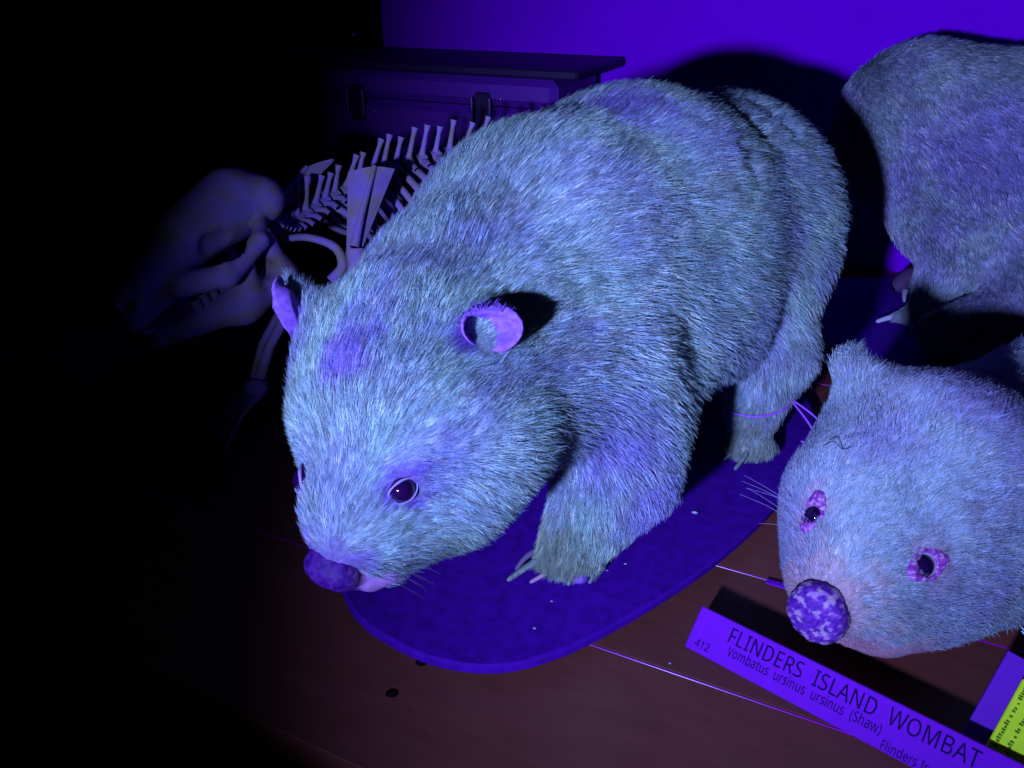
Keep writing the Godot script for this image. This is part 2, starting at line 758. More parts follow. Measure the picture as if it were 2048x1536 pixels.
func build_room() -> void:
	var wall_m := mat(lin(0.24, 0.0, 0.86), 0.8, 0.1)
	wall_m.albedo_texture = noise_tex(0.012, [[0.0, Color(0.93, 0.93, 0.95)], [1.0, Color.WHITE]], 512, 21)
	wall_m.uv1_triplanar = true
	wall_m.uv1_scale = Vector3.ONE * 1.3
	var wall := part("wall", block(rm(-3.0, -0.8, 1.42), E1 * 5.0, Vector3.UP * 2.6, E2 * 0.1), wall_m, self)
	tag(wall, "", "", "", "structure")
	var floor_m := mat(lin(0.03, 0.03, 0.05), 0.8, 0.3)
	var fl := part("floor", block(rm(-3.0, -0.86, -1.5), E1 * 5.0, Vector3.UP * 0.05, E2 * 2.9), floor_m, self)
	tag(fl, "", "", "", "structure")

	# table top: planks 13 cm wide with glossy joint strips
	var tbl := Node3D.new()
	tbl.name = "table"
	add_child(tbl)
	tag(tbl, "", "", "", "structure")
	var grain := noise_tex(0.01, [[0.0, Color(0.9, 0.88, 0.88)], [0.45, Color(0.96, 0.95, 0.95)], [1.0, Color.WHITE]], 1024, 4)
	var smear := noise_tex(0.006, [[0.0, Color(0.24, 0.24, 0.24)], [0.5, Color(0.4, 0.4, 0.4)], [1.0, Color(0.62, 0.62, 0.62)]], 1024, 8)
	var edges := [0.25, 0.411, 0.541, 0.671, 0.801, 0.931, 1.061, 1.191, 1.321, 1.418]
	var strip_m := mat(lin(0.26, 0.006, 0.30), 0.22, 0.5)
	for k in edges.size() - 1:
		var wm := mat(lin(0.18, 0.054, 0.045) * [1.0, 0.94, 1.06, 0.97][k % 4], 1.0, 0.4)
		wm.albedo_texture = grain
		wm.roughness_texture = smear
		wm.uv1_triplanar = true
		wm.uv1_scale = Vector3(1.6, 1.6, 6.0)
		wm.uv1_offset = Vector3(0.37 * k, 0.1, 0.61 * k)
		var o := MeshInstance3D.new()
		o.name = "plank"
		# built in plank axes so that the grain runs along the plank
		o.mesh = block(Vector3(-1.6, -0.03, 0), Vector3(3.0, 0, 0), Vector3(0, 0.03, 0), Vector3(0, 0, -(edges[k + 1] - edges[k] - 0.0022)), 0.0006)
		o.material_override = wm
		tbl.add_child(o, true)
		o.transform = Transform3D(Basis(E1, Vector3.UP, -E2), E2 * edges[k])
		if k > 0:
			part("joint_strip", tube([rm(-1.6, -0.0006, edges[k] - 0.0011), rm(1.4, -0.0006, edges[k] - 0.0011)], [0.0011, 0.0011], 8), strip_m, tbl)
	var apron := part("apron", block(rm(-1.6, -0.13, 0.28), E1 * 3.0, Vector3.UP * 0.098, E2 * 0.02), mat(lin(0.1, 0.035, 0.022), 0.5), tbl)
	apron.position = Vector3.ZERO
	for a in [-1.5, 1.3]:
		for b in [0.31, 1.33]:
			part("leg", block(rm(a, -0.81, b), E1 * 0.07, Vector3.UP * 0.779, E2 * 0.07), mat(lin(0.1, 0.035, 0.022), 0.5), tbl)
	var plug_m := mat(lin(0.006, 0.004, 0.012), 0.9, 0.1)
	for p in [Vector3(-0.067, 0.0003, -0.407), Vector3(-0.085, 0.0003, -0.379)]:
		part("screw_plug", ball(p, 0.0045, Vector3(1.05, 0.2, 0.85), 14), plug_m, tbl)

	# the case with clasps standing against the wall
	var case_m := mat(lin(0.10, 0.008, 0.34), 0.45, 0.5)
	var rim_m := mat(lin(0.02, 0.006, 0.06), 0.5, 0.4)
	var steel := mat(lin(0.45, 0.3, 0.75), 0.18, 0.8)
	steel.metallic = 0.9
	var o := thing("storage_case", "dark lidded case with metal clasps standing against the wall", "case", rm(-0.85, 0.001, 1.18))
	part("case_body", block(rm(-1.22, 0.001, 1.18), E1 * 0.745, Vector3.UP * 0.257, E2 * 0.2, 0.012), case_m, o)
	var lid := part("lid", block(rm(-1.22, 0.260, 1.18), E1 * 0.745, Vector3.UP * 0.046, E2 * 0.2, 0.012), case_m, o)
	part("lid_rim", block(rm(-1.235, 0.307, 1.165), E1 * 0.80, Vector3.UP * 0.016, E2 * 0.23, 0.004), rim_m, lid)
	for a in [-0.6, -0.845]:
		var c := part("clasp", block(rm(a - 0.012, 0.222, 1.168), E1 * 0.024, Vector3.UP * 0.06, E2 * 0.011, 0.002), rim_m, o)
		for s in [-0.016, 0.016]:
			part("clasp_bar", tube([rm(a + s, 0.235, 1.166), rm(a + s, 0.275, 1.166)], [0.0022, 0.0022], 8), steel, c)
		for y in [0.239, 0.273]:
			part("rivet", ball(rm(a + 0.03, y, 1.1785), 0.003, Vector3.ONE, 10), steel, c)

	# black posts on the wall and a low dark chest before it
	var post_m := mat(lin(0.004, 0.004, 0.006), 0.6, 0.2)
	var pw := thing("wall_post", "wide black post on the unlit wall at far left", "post", rm(-1.6, -0.8, 1.38))
	part("shaft", block(rm(-1.725, -0.8, 1.385), E1 * 0.22, Vector3.UP * 2.4, E2 * 0.034, 0.004), post_m, pw)
	var pn := thing("wall_post", "narrow black post on the wall above the case's left end", "post", rm(-1.0, -0.8, 1.38))
	part("shaft", block(rm(-1.03, -0.8, 1.385), E1 * 0.085, Vector3.UP * 2.4, E2 * 0.034, 0.004), post_m, pn)
	part("knob", ball(rm(-0.99, 0.345, 1.38), 0.009, Vector3(0.8, 1.2, 0.8), 12), steel, pn)
	var ch := thing("low_chest", "low black chest in the dark left of the case", "chest", rm(-1.7, 0.001, 1.2))
	part("chest_body", block(rm(-2.3, 0.001, 1.17), E1 * 1.04, Vector3.UP * 0.19, E2 * 0.2, 0.006), post_m, ch)
	part("lid", block(rm(-2.31, 0.193, 1.16), E1 * 1.06, Vector3.UP * 0.03, E2 * 0.215, 0.006), post_m, ch)


func ring_poly(pts: Array, per := 6) -> PackedVector2Array:
	var out := PackedVector2Array()
	var n := pts.size()
	for i in n:
		for s in per:
			out.append((pts[i] as Vector2).cubic_interpolate(pts[(i + 1) % n], pts[(i + n - 1) % n], pts[(i + 2) % n], float(s) / per))
	return out


func build_boards() -> void:
	var m := mat(lin(0.075, 0.003, 0.40), 0.8, 0.2)
	m.albedo_texture = noise_tex(0.02, [[0.0, Color(0.74, 0.7, 0.76)], [0.5, Color(0.9, 0.88, 0.9)], [1.0, Color.WHITE]], 1024, 31)
	m.uv1_triplanar = true
	m.uv1_scale = Vector3.ONE * 3.0
	var p := [Vector2(-0.122, -0.44), Vector2(-0.081, -0.405), Vector2(-0.044, -0.389), Vector2(-0.008, -0.386), Vector2(0.027, -0.396), Vector2(0.065, -0.417), Vector2(0.12, -0.456), Vector2(0.179, -0.506), Vector2(0.248, -0.58), Vector2(0.315, -0.68), Vector2(0.34, -0.78), Vector2(0.31, -0.88), Vector2(0.23, -0.95), Vector2(0.13, -0.93), Vector2(0.02, -0.84), Vector2(-0.08, -0.72), Vector2(-0.14, -0.6), Vector2(-0.145, -0.5)]
	var b := thing("mounting_board", "violet glowing oval board under the large standing wombat", "board", Vector3(0.1, 0.001, -0.65))
	part("top", slab(ring_poly(p, 5), 0.0125, 0.02, 0.002), m, b)
	part("plinth", slab(Geometry2D.offset_polygon(ring_poly(p, 5), -0.014)[0], 0.001, 0.0122, 0.001), m, b)
	tag(b, "violet glowing oval board under the large standing wombat", "board")
	var q := [rm(0.0, 0, 0.99), rm(0.0, 0, 1.3), rm(0.75, 0, 1.36), rm(1.1, 0, 1.3), rm(1.1, 0, 0.9), rm(0.42, 0, 0.88), rm(0.1, 0, 0.94)].map(func(v): return flat(v))
	var m2 := m.duplicate()
	m2.albedo_color = lin(0.09, 0.004, 0.52)
	var b2 := part("mounting_board", slab(ring_poly(q, 5), 0.001, 0.02, 0.003), m2, self)
	tag(b2, "violet board under the wombat by the wall at right", "board")


func letters(text: String, size: float, face: Transform3D, at: Vector2, m: Material, parent: Node3D, stretch := 1.0) -> void:
	var f := SystemFont.new()
	f.font_names = PackedStringArray(["Droid Sans"])
	var t := TextMesh.new()
	t.text = text
	t.font = f
	t.font_size = 64
	t.pixel_size = size / 64.0
	t.depth = 0.02
	t.horizontal_alignment = HORIZONTAL_ALIGNMENT_LEFT
	var o := MeshInstance3D.new()
	o.name = "lettering"
	o.mesh = t
	o.material_override = m
	parent.add_child(o, true)
	var b := face.basis
	o.transform = Transform3D(Basis(b.x * stretch, b.y, b.z * 0.01), face * Vector3(at.x, at.y, 0.0003) - world_of(parent))


func build_labels() -> void:
	# the long name bar: a wedge with its face turned up to the viewer
	var a := Vector3(0.130, 0.003, -0.420)
	var along := Vector3(0.127, 0, 0.102).normalized()
	var rise := (Vector3(0.145, 0.026, -0.438) - a)
	rise = rise - along * rise.dot(along)
	var nrm := along.cross(rise).normalized()
	if nrm.y < 0.0:
		nrm = -nrm
	var high := rise.length()
	var paper := mat(lin(0.19, 0.010, 0.58), 0.75, 0.15)
	paper.albedo_texture = noise_tex(0.03, [[0.0, Color(0.9, 0.9, 0.92)], [1.0, Color.WHITE]], 512, 41)
	paper.uv1_triplanar = true
	paper.uv1_scale = Vector3.ONE * 8.0
	var ink := mat(lin(0.010, 0.001, 0.06), 0.7, 0.15)
	var o := thing("name_bar", "long violet name bar lettered FLINDERS ISLAND WOMBAT lying before the right wombat", "label", a)
	part("bar", block(a - nrm * 0.004, along * 0.36, rise, nrm * 0.004, 0.0008), paper, o)
	part("prop_strip", block(a + rise * 0.62 - nrm * 0.0045 + along * 0.01, along * 0.34, rise * 0.25, Vector3(0, -(a + rise * 0.62).y + 0.0062, 0), 0.0005), paper, o)
	var face := Transform3D(Basis(along, rise.normalized(), nrm), a)
	letters("FLINDERS  ISLAND  WOMBAT", 0.0156, face, Vector2(0.026, high * 0.69), ink, o, 0.82)
	letters("Vombatus  ursinus  ursinus  (Shaw)", 0.0098, face, Vector2(0.030, high * 0.36), ink, o, 0.70)
	letters("412", 0.0078, face, Vector2(0.006, high * 0.2), ink, o, 0.9)
	letters("Flinders Is.", 0.0085, face, Vector2(0.140, high * 0.12), ink, o, 0.75)

	# violet card and the thick yellow-green card lying on it
	var c := thing("backing_card", "plain violet card lying under the yellow-green block at lower right", "card", Vector3(0.297, 0.001, -0.341))
	var ca := Vector3(0.297, 0.006, -0.341)
	var cu := (Vector3(0.337, 0.045, -0.377) - ca)
	var cr := along - cu * along.dot(cu) / cu.length_squared()
	var cn := cr.cross(cu).normalized()
	if cn.y < 0.0:
		cn = -cn
	part("card", block(ca - cn * 0.003, cr * 0.14, cu, cn * 0.003, 0.0006), mat(lin(0.13, 0.006, 0.45), 0.6), c)
	part("card_foot", block(ca + cu * 0.7 - cn * 0.0032, cr * 0.13, cu * 0.2, Vector3(0, -(ca + cu * 0.7).y + 0.0045, 0), 0.0005), mat(lin(0.13, 0.006, 0.45), 0.6), c)
	var yo := thing("fluorescent_card", "thick fluorescent yellow-green printed card lying at lower right edge", "card", ca)
	var ya := ca + cn * 0.0012 + cr * 0.014 - cu.normalized() * 0.001
	var yu := cu.normalized()
	var lime := mat(lin(0.62, 0.98, 0.03), 0.5, 0.3)
	lime.albedo_texture = noise_tex(0.02, [[0.0, Color(0.94, 0.95, 0.9)], [1.0, Color.WHITE]], 512, 43)
	lime.uv1_triplanar = true
	lime.uv1_scale = Vector3.ONE * 10.0
	part("card_block", block(ya, cr * 0.11, yu * 0.052, cn * 0.013, 0.0008), lime, yo)
	var yf := Transform3D(Basis(yu, -cr, cn), ya + cn * 0.013)
	var print_m := mat(lin(0.03, 0.10, 0.01), 0.7, 0.2)
	var r := RandomNumberGenerator.new()
	r.seed = 77
	for line in 5:
		var st := begin()
		var x := 0.004 + (0.012 if line == 2 else 0.0)
		var y := -0.005 - 0.0068 * line
		while x < [0.049, 0.046, 0.043, 0.03, 0.046][line]:
			var w := r.randf_range(0.0008, 0.0016)
			var h := r.randf_range(0.0012, 0.0027) * (1.5 if line == 3 else 1.0)
			for s in 2:
				var q := [Vector3(x + w * 0.6 * s, y, 0.0003), Vector3(x + w * 0.6 * s + 0.0005, y, 0.0003), Vector3(x + w * 0.6 * s + 0.0005, y + h, 0.0003), Vector3(x + w * 0.6 * s, y + h, 0.0003)].map(func(v): return yf * v)
				for v in [0, 2, 1, 0, 3, 2]:
					st.set_normal(cn)
					st.add_vertex(q[v])
			var q2 := [Vector3(x, y + h * r.randf_range(0.0, 0.8), 0.0003), Vector3(x + w, 0, 0.0003), Vector3(0, 0.0005, 0)]
			for v in [q2[0], q2[0] + Vector3(w, 0.0005, 0), q2[0] + Vector3(w, 0, 0), q2[0], q2[0] + q2[2], q2[0] + Vector3(w, 0.0005, 0)]:
				st.set_normal(cn)
				st.add_vertex(yf * v)
			x += w + (0.0024 if r.randf() < 0.2 else 0.0007)
		part("print_line", st.commit(), print_m, yo)

	# the little strip label on the joint beside the right wombat's nose
	var s := part("strip_label", block(Vector3(0.214, 0.0015, -0.494), E1 * 0.03, Vector3.UP * 0.0015, -E2 * 0.006, 0.0004), paper, self)
	tag(s, "tiny violet strip label beside the right wombat's nose", "label")


func build_main_wombat() -> void:
	var f := Field.new()
	var rump := Vector3(0.206, 0.208, -0.806)
	var mid := Vector3(0.112, 0.220, -0.719)
	var sh := Vector3(0.032, 0.220, -0.630)
	var neck := Vector3(-0.028, 0.215, -0.538)
	var hb := Vector3(-0.060, 0.210, -0.472)
	var hm := Vector3(-0.071, 0.200, -0.422)
	var sn := Vector3(-0.091, 0.171, -0.367)
	var nose := Vector3(-0.101, 0.153, -0.341)
	var back := (rump - sh).normalized()
	f.bone(sh, mid, 0.121, 0.134, 0.03, 0.022, back)
	f.bone(mid, rump, 0.134, 0.131, 0.03, 0.022, back)
	f.bone(rump, rump + back * 0.04 + Vector3(0, -0.03, 0), 0.130, 0.112, 0.03, 0.02, back + Vector3.DOWN * 0.6)
	f.bone(neck, sh, 0.092, 0.120, 0.03, 0.021, (sh - neck))
	f.bone(hb, neck, 0.077, 0.092, 0.012, 0.016, (neck - hb) + Vector3.UP * 0.01)
	f.bone(hm, hb, 0.064, 0.077, 0.012, 0.012, (hb - hm))
	f.bone(sn, hm, 0.033, 0.062, 0.015, 0.008, (hm - sn))
	f.bone(nose, sn, 0.0105, 0.032, 0.012, 0.0055, (sn - nose))
	# cheeks and jaw; the far cheek mirrors the near one over the head's own axis
	var axis := (neck - nose).normalized()
	var side := axis.cross(Vector3.UP).normalized()
	if side.x < 0.0:
		side = -side
	var cheek := Vector3(-0.020, 0.188, -0.416)
	var jaw0 := Vector3(-0.040, 0.154, -0.409)
	var jaw1 := Vector3(-0.074, 0.145, -0.353)
	var fan := Vector3(0.5, -0.22, -0.55)
	f.bone(cheek, hb + Vector3(0.03, -0.01, 0.0), 0.034, 0.05, 0.03, 0.02, fan)
	f.bone(jaw0, cheek, 0.032, 0.034, 0.03, 0.02, fan)
	f.bone(jaw1, jaw0, 0.013, 0.032, 0.02, 0.014, Vector3(0.6, -0.15, -0.5))
	f.bone(Vector3(-0.012, 0.188, -0.455), Vector3(0.052, 0.178, -0.53), 0.046, 0.066, 0.03, 0.02, Vector3(0.6, -0.25, -0.6))
	for p in [[cheek, 0.034], [jaw0, 0.032]]:
		var o: Vector3 = hm - axis * (hm - p[0]).dot(axis)
		var m: Vector3 = p[0] - side * 2.0 * (p[0] - o).dot(side) * 0.9
		f.bone(m, hb, p[1], 0.05, 0.03, 0.018, Vector3(-0.3, -0.3, -0.6))
	# brow ridges
	f.bone(Vector3(-0.055, 0.218, -0.408), Vector3(-0.035, 0.23, -0.45), 0.024, 0.03, 0.02, 0.009, hb - hm)
	f.bone(Vector3(-0.108, 0.213, -0.42), Vector3(-0.112, 0.228, -0.465), 0.024, 0.03, 0.02, 0.009, hb - hm)
	f.bone(Vector3(-0.128, 0.235, -0.485), Vector3(-0.150, 0.268, -0.488), 0.02, 0.006, 0.012, 0.009, Vector3(-0.4, 0.9, 0.0))
	# legs: near side as seen, far side mirrored over the body
	var lat := Vector3(-back.z, 0, back.x).normalized()
	if lat.z < 0.0:
		lat = -lat
	var fl := [[Vector3(0.066, 0.155, -0.535), 0.064], [Vector3(0.080, 0.106, -0.505), 0.043], [Vector3(0.060, 0.062, -0.495), 0.026], [Vector3(0.044, 0.044, -0.490), 0.02]]
	var hl := [[Vector3(0.245, 0.184, -0.735), 0.066], [Vector3(0.254, 0.123, -0.682), 0.036], [Vector3(0.240, 0.074, -0.664), 0.022], [Vector3(0.237, 0.044, -0.660), 0.018]]
	for leg in [fl, hl]:
		for far in [0.0, 1.0]:
			var shift: Vector3 = -lat * (0.22 if leg == fl else 0.2) * far
			for i in 3:
				f.bone(leg[i][0] + shift, leg[i + 1][0] + shift, leg[i][1], leg[i + 1][1], 0.025, [0.02, 0.017, 0.012][i], Vector3.DOWN + (leg[i + 1][0] - leg[i][0]).normalized() * 0.7 + back * [0.7, 0.35, 0.0][i])
	f.bone(Vector3(0.122, 0.168, -0.600), Vector3(0.09, 0.135, -0.545), 0.046, 0.05, 0.03, 0.024, back + Vector3.DOWN * 0.5)
	f.bone(Vector3(0.122, 0.168, -0.600), Vector3(0.17, 0.165, -0.66), 0.046, 0.06, 0.03, 0.024, back + Vector3.DOWN * 0.5)
	# toes of the near feet
	for t in [Vector3(0.025, 0.033, -0.482), Vector3(0.035, 0.032, -0.474), Vector3(0.050, 0.032, -0.473), Vector3(0.065, 0.032, -0.478)]:
		f.bone(fl[3][0], t, 0.016, 0.009, 0.008, 0.009, t - fl[3][0] + Vector3.DOWN * 0.02)
	for t in [Vector3(0.222, 0.032, -0.650), Vector3(0.231, 0.031, -0.645), Vector3(0.245, 0.031, -0.645), Vector3(0.256, 0.032, -0.651)]:
		f.bone(hl[3][0], t, 0.015, 0.009, 0.008, 0.009, t - hl[3][0] + Vector3.DOWN * 0.02)
	# creases in the dried skin over the rump
	var folds := [[Vector3(0.165, 0.352, -0.735), Vector3(0.213, 0.320, -0.70)], [Vector3(0.225, 0.345, -0.765), Vector3(0.252, 0.318, -0.74)], [Vector3(0.178, 0.31, -0.66), Vector3(0.19, 0.295, -0.64)]]
	for c in folds:
		f.cut(f.snap(c[0]), f.snap((c[0]).lerp(c[1], 0.5)), 0.0055, 0.006)
		f.cut(f.snap((c[0]).lerp(c[1], 0.5)), f.snap(c[1]), 0.0045, 0.006)

	var s := skin(f, 0.007, Vector3(-0.24, 0.005, -1.02), Vector3(0.42, 0.42, -0.29))
	var eye_l := f.snap(Vector3(-0.065, 0.193, -0.362))
	var eye_r := f.snap(Vector3(-0.122, 0.190, -0.371))
	var ear_l := f.snap(Vector3(-0.030, 0.240, -0.430))
	var ear_r := f.snap(Vector3(-0.141, 0.240, -0.474))
	var violet := Color(0.20, 0.09, 0.62)
	var spots := [
		[f.snap(Vector3(-0.095, 0.25, -0.40)), 0.03, violet, 0.75], [f.snap(Vector3(-0.085, 0.26, -0.43)), 0.03, violet, 0.4],
		[eye_l, 0.02, Color(0.2, 0.12, 0.55), 0.9], [ear_l + Vector3(-0.012, 0.008, 0.006), 0.014, Color(0.08, 0.03, 0.34), 0.95], [f.snap(Vector3(0.09, 0.34, -0.66)), 0.05, violet, 0.6], [f.snap(Vector3(0.11, 0.21, -0.56)), 0.10, Color(0.42, 0.62, 0.62), 0.75], [f.snap(Vector3(0.17, 0.22, -0.60)), 0.07, Color(0.38, 0.54, 0.62), 0.6], [f.snap(Vector3(0.06, 0.17, -0.48)), 0.05, violet, 0.45],
		[f.snap(Vector3(-0.06, 0.2, -0.38)), 0.03, violet, 0.4], [nose, 0.028, Color(0.2, 0.1, 0.45), 0.8], [f.snap(Vector3(0.10, 0.1, -0.45)), 0.04, violet, 0.45],
		[f.snap(Vector3(0.03, 0.3, -0.56)), 0.09, Color(0.36, 0.46, 0.62), 0.5], [fl[3][0], 0.055, Color(0.26, 0.33, 0.24), 0.85], [hl[3][0], 0.055, Color(0.26, 0.32, 0.26), 0.85], [hl[1][0], 0.06, Color(0.28, 0.24, 0.5), 0.6], [cheek + Vector3(0.03, 0, 0.03), 0.06, Color(0.36, 0.56, 0.52), 0.6],
	]
	var bare := [[eye_l, 0.013, 0.0], [eye_r, 0.013, 0.0], [nose + (nose - sn).normalized() * 0.008, 0.022, 0.2], [ear_l, 0.013, 0.2]]
	var g := groom(f, s, 0.35, spots, bare, [Color(0.35, 0.54, 0.52), Color(0.30, 0.36, 0.58), Color(0.24, 0.33, 0.34)])
	var o := thing("stuffed_wombat", "large pale-furred stuffed wombat standing head down on the oval board", "wombat", Vector3(0.10, 0.02, -0.62))
	var under := PackedColorArray()
	for c in g.tint:
		under.append(c * 0.5)
	part("body", skin_mesh(s, under), painted(0.9, 0.2), o)
	var forms := []
	for k in 5:
		forms.append(tufts(7, 100 + k, 0.00021, 0.003, 0.85))
	coat(o, s, g.flow, g.hair, g.tint, 330000.0, forms, painted(0.6, 0.25), 1, 0.36)

	var glass := mat(lin(0.012, 0.002, 0.035), 0.06, 0.6)
	var lid := mat(lin(0.26, 0.2, 0.44), 0.6, 0.3)
	put_eye(o, f, eye_l, 0.0082, lid, glass, 1.12, 0.35, 0.4, 0.06)
	put_eye(o, f, eye_r, 0.0082, lid, glass, 1.12, -0.35, 0.45, 0.09)

	var bare_skin := mat(lin(0.33, 0.16, 0.60), 0.65, 0.2)
	bare_skin.albedo_texture = noise_tex(0.02, [[0.0, Color(0.6, 0.55, 0.8)], [0.5, Color(0.85, 0.8, 0.95)], [1.0, Color.WHITE]], 512, 51)
	bare_skin.uv1_triplanar = true
	bare_skin.uv1_scale = Vector3.ONE * 14.0
	bare_skin.subsurf_scatter_enabled = true
	bare_skin.subsurf_scatter_strength = 0.15
	part("ear", ear_mesh(ear_l + f.up(ear_l) * 0.004, Vector3(0.22, 0.22, 0.95), Vector3(0.45, 0.85, 0.0), 0.0165, 0.015, 0.03, 2), bare_skin, o)
	part("ear", ear_mesh(ear_r + f.up(ear_r) * 0.004, Vector3(-0.93, -0.1, 0.2), Vector3(-0.35, 0.9, 0.1), 0.011, 0.022, 0.013, 3), bare_skin, o)

	# short dark hair along the near ear's outer rim
	var ez := Vector3(0.22, 0.22, 0.95).normalized()
	var ey := (Vector3(0.45, 0.85, 0.0) - ez * Vector3(0.45, 0.85, 0.0).dot(ez)).normalized()
	var ex := ey.cross(ez)
	var er := RandomNumberGenerator.new()
	er.seed = 71
	var est := begin()
	for k in 150:
		var w := er.randf_range(0.3 * PI, 1.65 * PI)
		var out_dir := ex * cos(w) + ey * sin(w)
		var root := ear_l + f.up(ear_l) * 0.004 + ex * cos(w) * 0.0155 + ey * (sin(w) * 0.0145 + 0.0075) - ez * er.randf_range(0.0, 0.006)
		var way := (out_dir + ez * er.randf_range(-0.5, 0.35) + Vector3(er.randfn(0, 0.3), er.randfn(0, 0.3), er.randfn(0, 0.2))).normalized()
		var l := er.randf_range(0.004, 0.009)
		tube_into(est, [root, root + way * l * 0.5, root + way * l + Vector3.DOWN * l * 0.15], [0.00022, 0.0002, 0.00006], 3, false)
	part("ear_hair", est.commit(), mat(lin(0.14, 0.06, 0.42), 0.6, 0.3), o)

	# nose pad, split lip and chin of bare skin
	var nf := Field.new()
	nf.bone(Vector3(-0.110, 0.151, -0.340), Vector3(-0.097, 0.148, -0.335), 0.0100, 0.0100, 0.008)
	nf.bone(Vector3(-0.102, 0.158, -0.347), Vector3(-0.102, 0.150, -0.340), 0.0135, 0.0125, 0.006)
	nf.bone(Vector3(-0.098, 0.140, -0.341), Vector3(-0.088, 0.141, -0.343), 0.008, 0.009, 0.004)
	nf.bone(Vector3(-0.083, 0.137, -0.344), Vector3(-0.074, 0.142, -0.347), 0.008, 0.010, 0.004)
	nf.cut(Vector3(-0.117, 0.149, -0.329), Vector3(-0.119, 0.145, -0.333), 0.0026, 0.002)
	nf.cut(Vector3(-0.095, 0.145, -0.323), Vector3(-0.091, 0.142, -0.327), 0.0026, 0.002)
	nf.cut(Vector3(-0.104, 0.142, -0.327), Vector3(-0.102, 0.134, -0.333), 0.0013, 0.002)
	nf.cut(Vector3(-0.094, 0.132, -0.333), Vector3(-0.079, 0.146, -0.333), 0.0024, 0.002)
	for k in nf.a.size():
		nf.a[k] += Vector3(0.001, 0.001, -0.001)
	for k in nf.ca.size():
		nf.ca[k] += Vector3(0.001, 0.001, -0.001)
	var ns := skin(nf, 0.0014, Vector3(-0.135, 0.118, -0.37), Vector3(-0.055, 0.18, -0.30))
	var nc := PackedColorArray()
	for p in ns.v:
		var t := fine.get_noise_3dv(p * 4.0)
		var c := Color(0.02, 0.002, 0.09).lerp(Color(0.06, 0.012, 0.16), clampf(0.4 + t * 1.4, 0, 1))
		c = c.lerp(Color(0.2, 0.1, 0.28), smoothstep(-0.092, -0.082, p.x + t * 0.004))
		nc.append(c)
	part("nose", skin_mesh(ns, nc), painted(0.6, 0.25), o)

	var horn := mat(lin(0.26, 0.36, 0.36), 0.5, 0.5)
	horn.albedo_texture = noise_tex(0.03, [[0.0, Color(0.5, 0.5, 0.5)], [0.5, Color(0.85, 0.85, 0.85)], [1.0, Color.WHITE]], 256, 61)
	horn.uv1_triplanar = true
	horn.uv1_scale = Vector3.ONE * 20.0
	var pink := mat(lin(0.42, 0.25, 0.42), 0.5, 0.5)
	claw(o, [Vector3(0.028, 0.036, -0.485), Vector3(0.012, 0.031, -0.476), Vector3(-0.004, 0.0245, -0.467)], 0.0036, horn)
	claw(o, [Vector3(0.024, 0.038, -0.490), Vector3(0.012, 0.034, -0.485), Vector3(0.003, 0.026, -0.478)], 0.0032, mat(lin(0.12, 0.09, 0.2), 0.5))
	claw(o, [Vector3(0.036, 0.033, -0.476), Vector3(0.026, 0.028, -0.471), Vector3(0.014, 0.0235, -0.466)], 0.0026, pink)
	claw(o, [Vector3(0.050, 0.032, -0.473), Vector3(0.047, 0.028, -0.467), Vector3(0.044, 0.0235, -0.463)], 0.0026, horn)
	claw(o, [Vector3(0.066, 0.032, -0.479), Vector3(0.065, 0.028, -0.470), Vector3(0.061, 0.0235, -0.465)], 0.0026, horn)
	part("toe_pad", ball(Vector3(0.054, 0.0275, -0.468), 0.0075, Vector3(1.1, 0.7, 0.7), 16), bare_skin, o)
	claw(o, [Vector3(0.232, 0.036, -0.645), Vector3(0.229, 0.034, -0.634), Vector3(0.216, 0.0245, -0.622)], 0.0032, horn)
	claw(o, [Vector3(0.246, 0.033, -0.646), Vector3(0.244, 0.028, -0.638), Vector3(0.241, 0.0235, -0.635)], 0.0026, horn)
	claw(o, [Vector3(0.222, 0.033, -0.650), Vector3(0.217, 0.029, -0.644), Vector3(0.211, 0.0235, -0.642)], 0.0026, horn)
	var dark := mat(lin(0.02, 0.012, 0.06), 0.5)
	var wr := RandomNumberGenerator.new()
	wr.seed = 6
	for k in 7:
		var root := f.snap(Vector3(-0.078 + 0.004 * (k % 3), 0.156 - 0.004 * (k / 3), -0.342 + 0.003 * (k % 2)))
		var n := f.up(root)
		var d := (Vector3(0.8, -0.28 + 0.09 * (k % 4), -0.1) + n * 0.35).normalized()
		var l := wr.randf_range(0.018, 0.032)
		hairline("whisker", [root, root + d * l * 0.5, root + d * l + Vector3.DOWN * 0.004], 0.00028, 0.0001, dark, o)


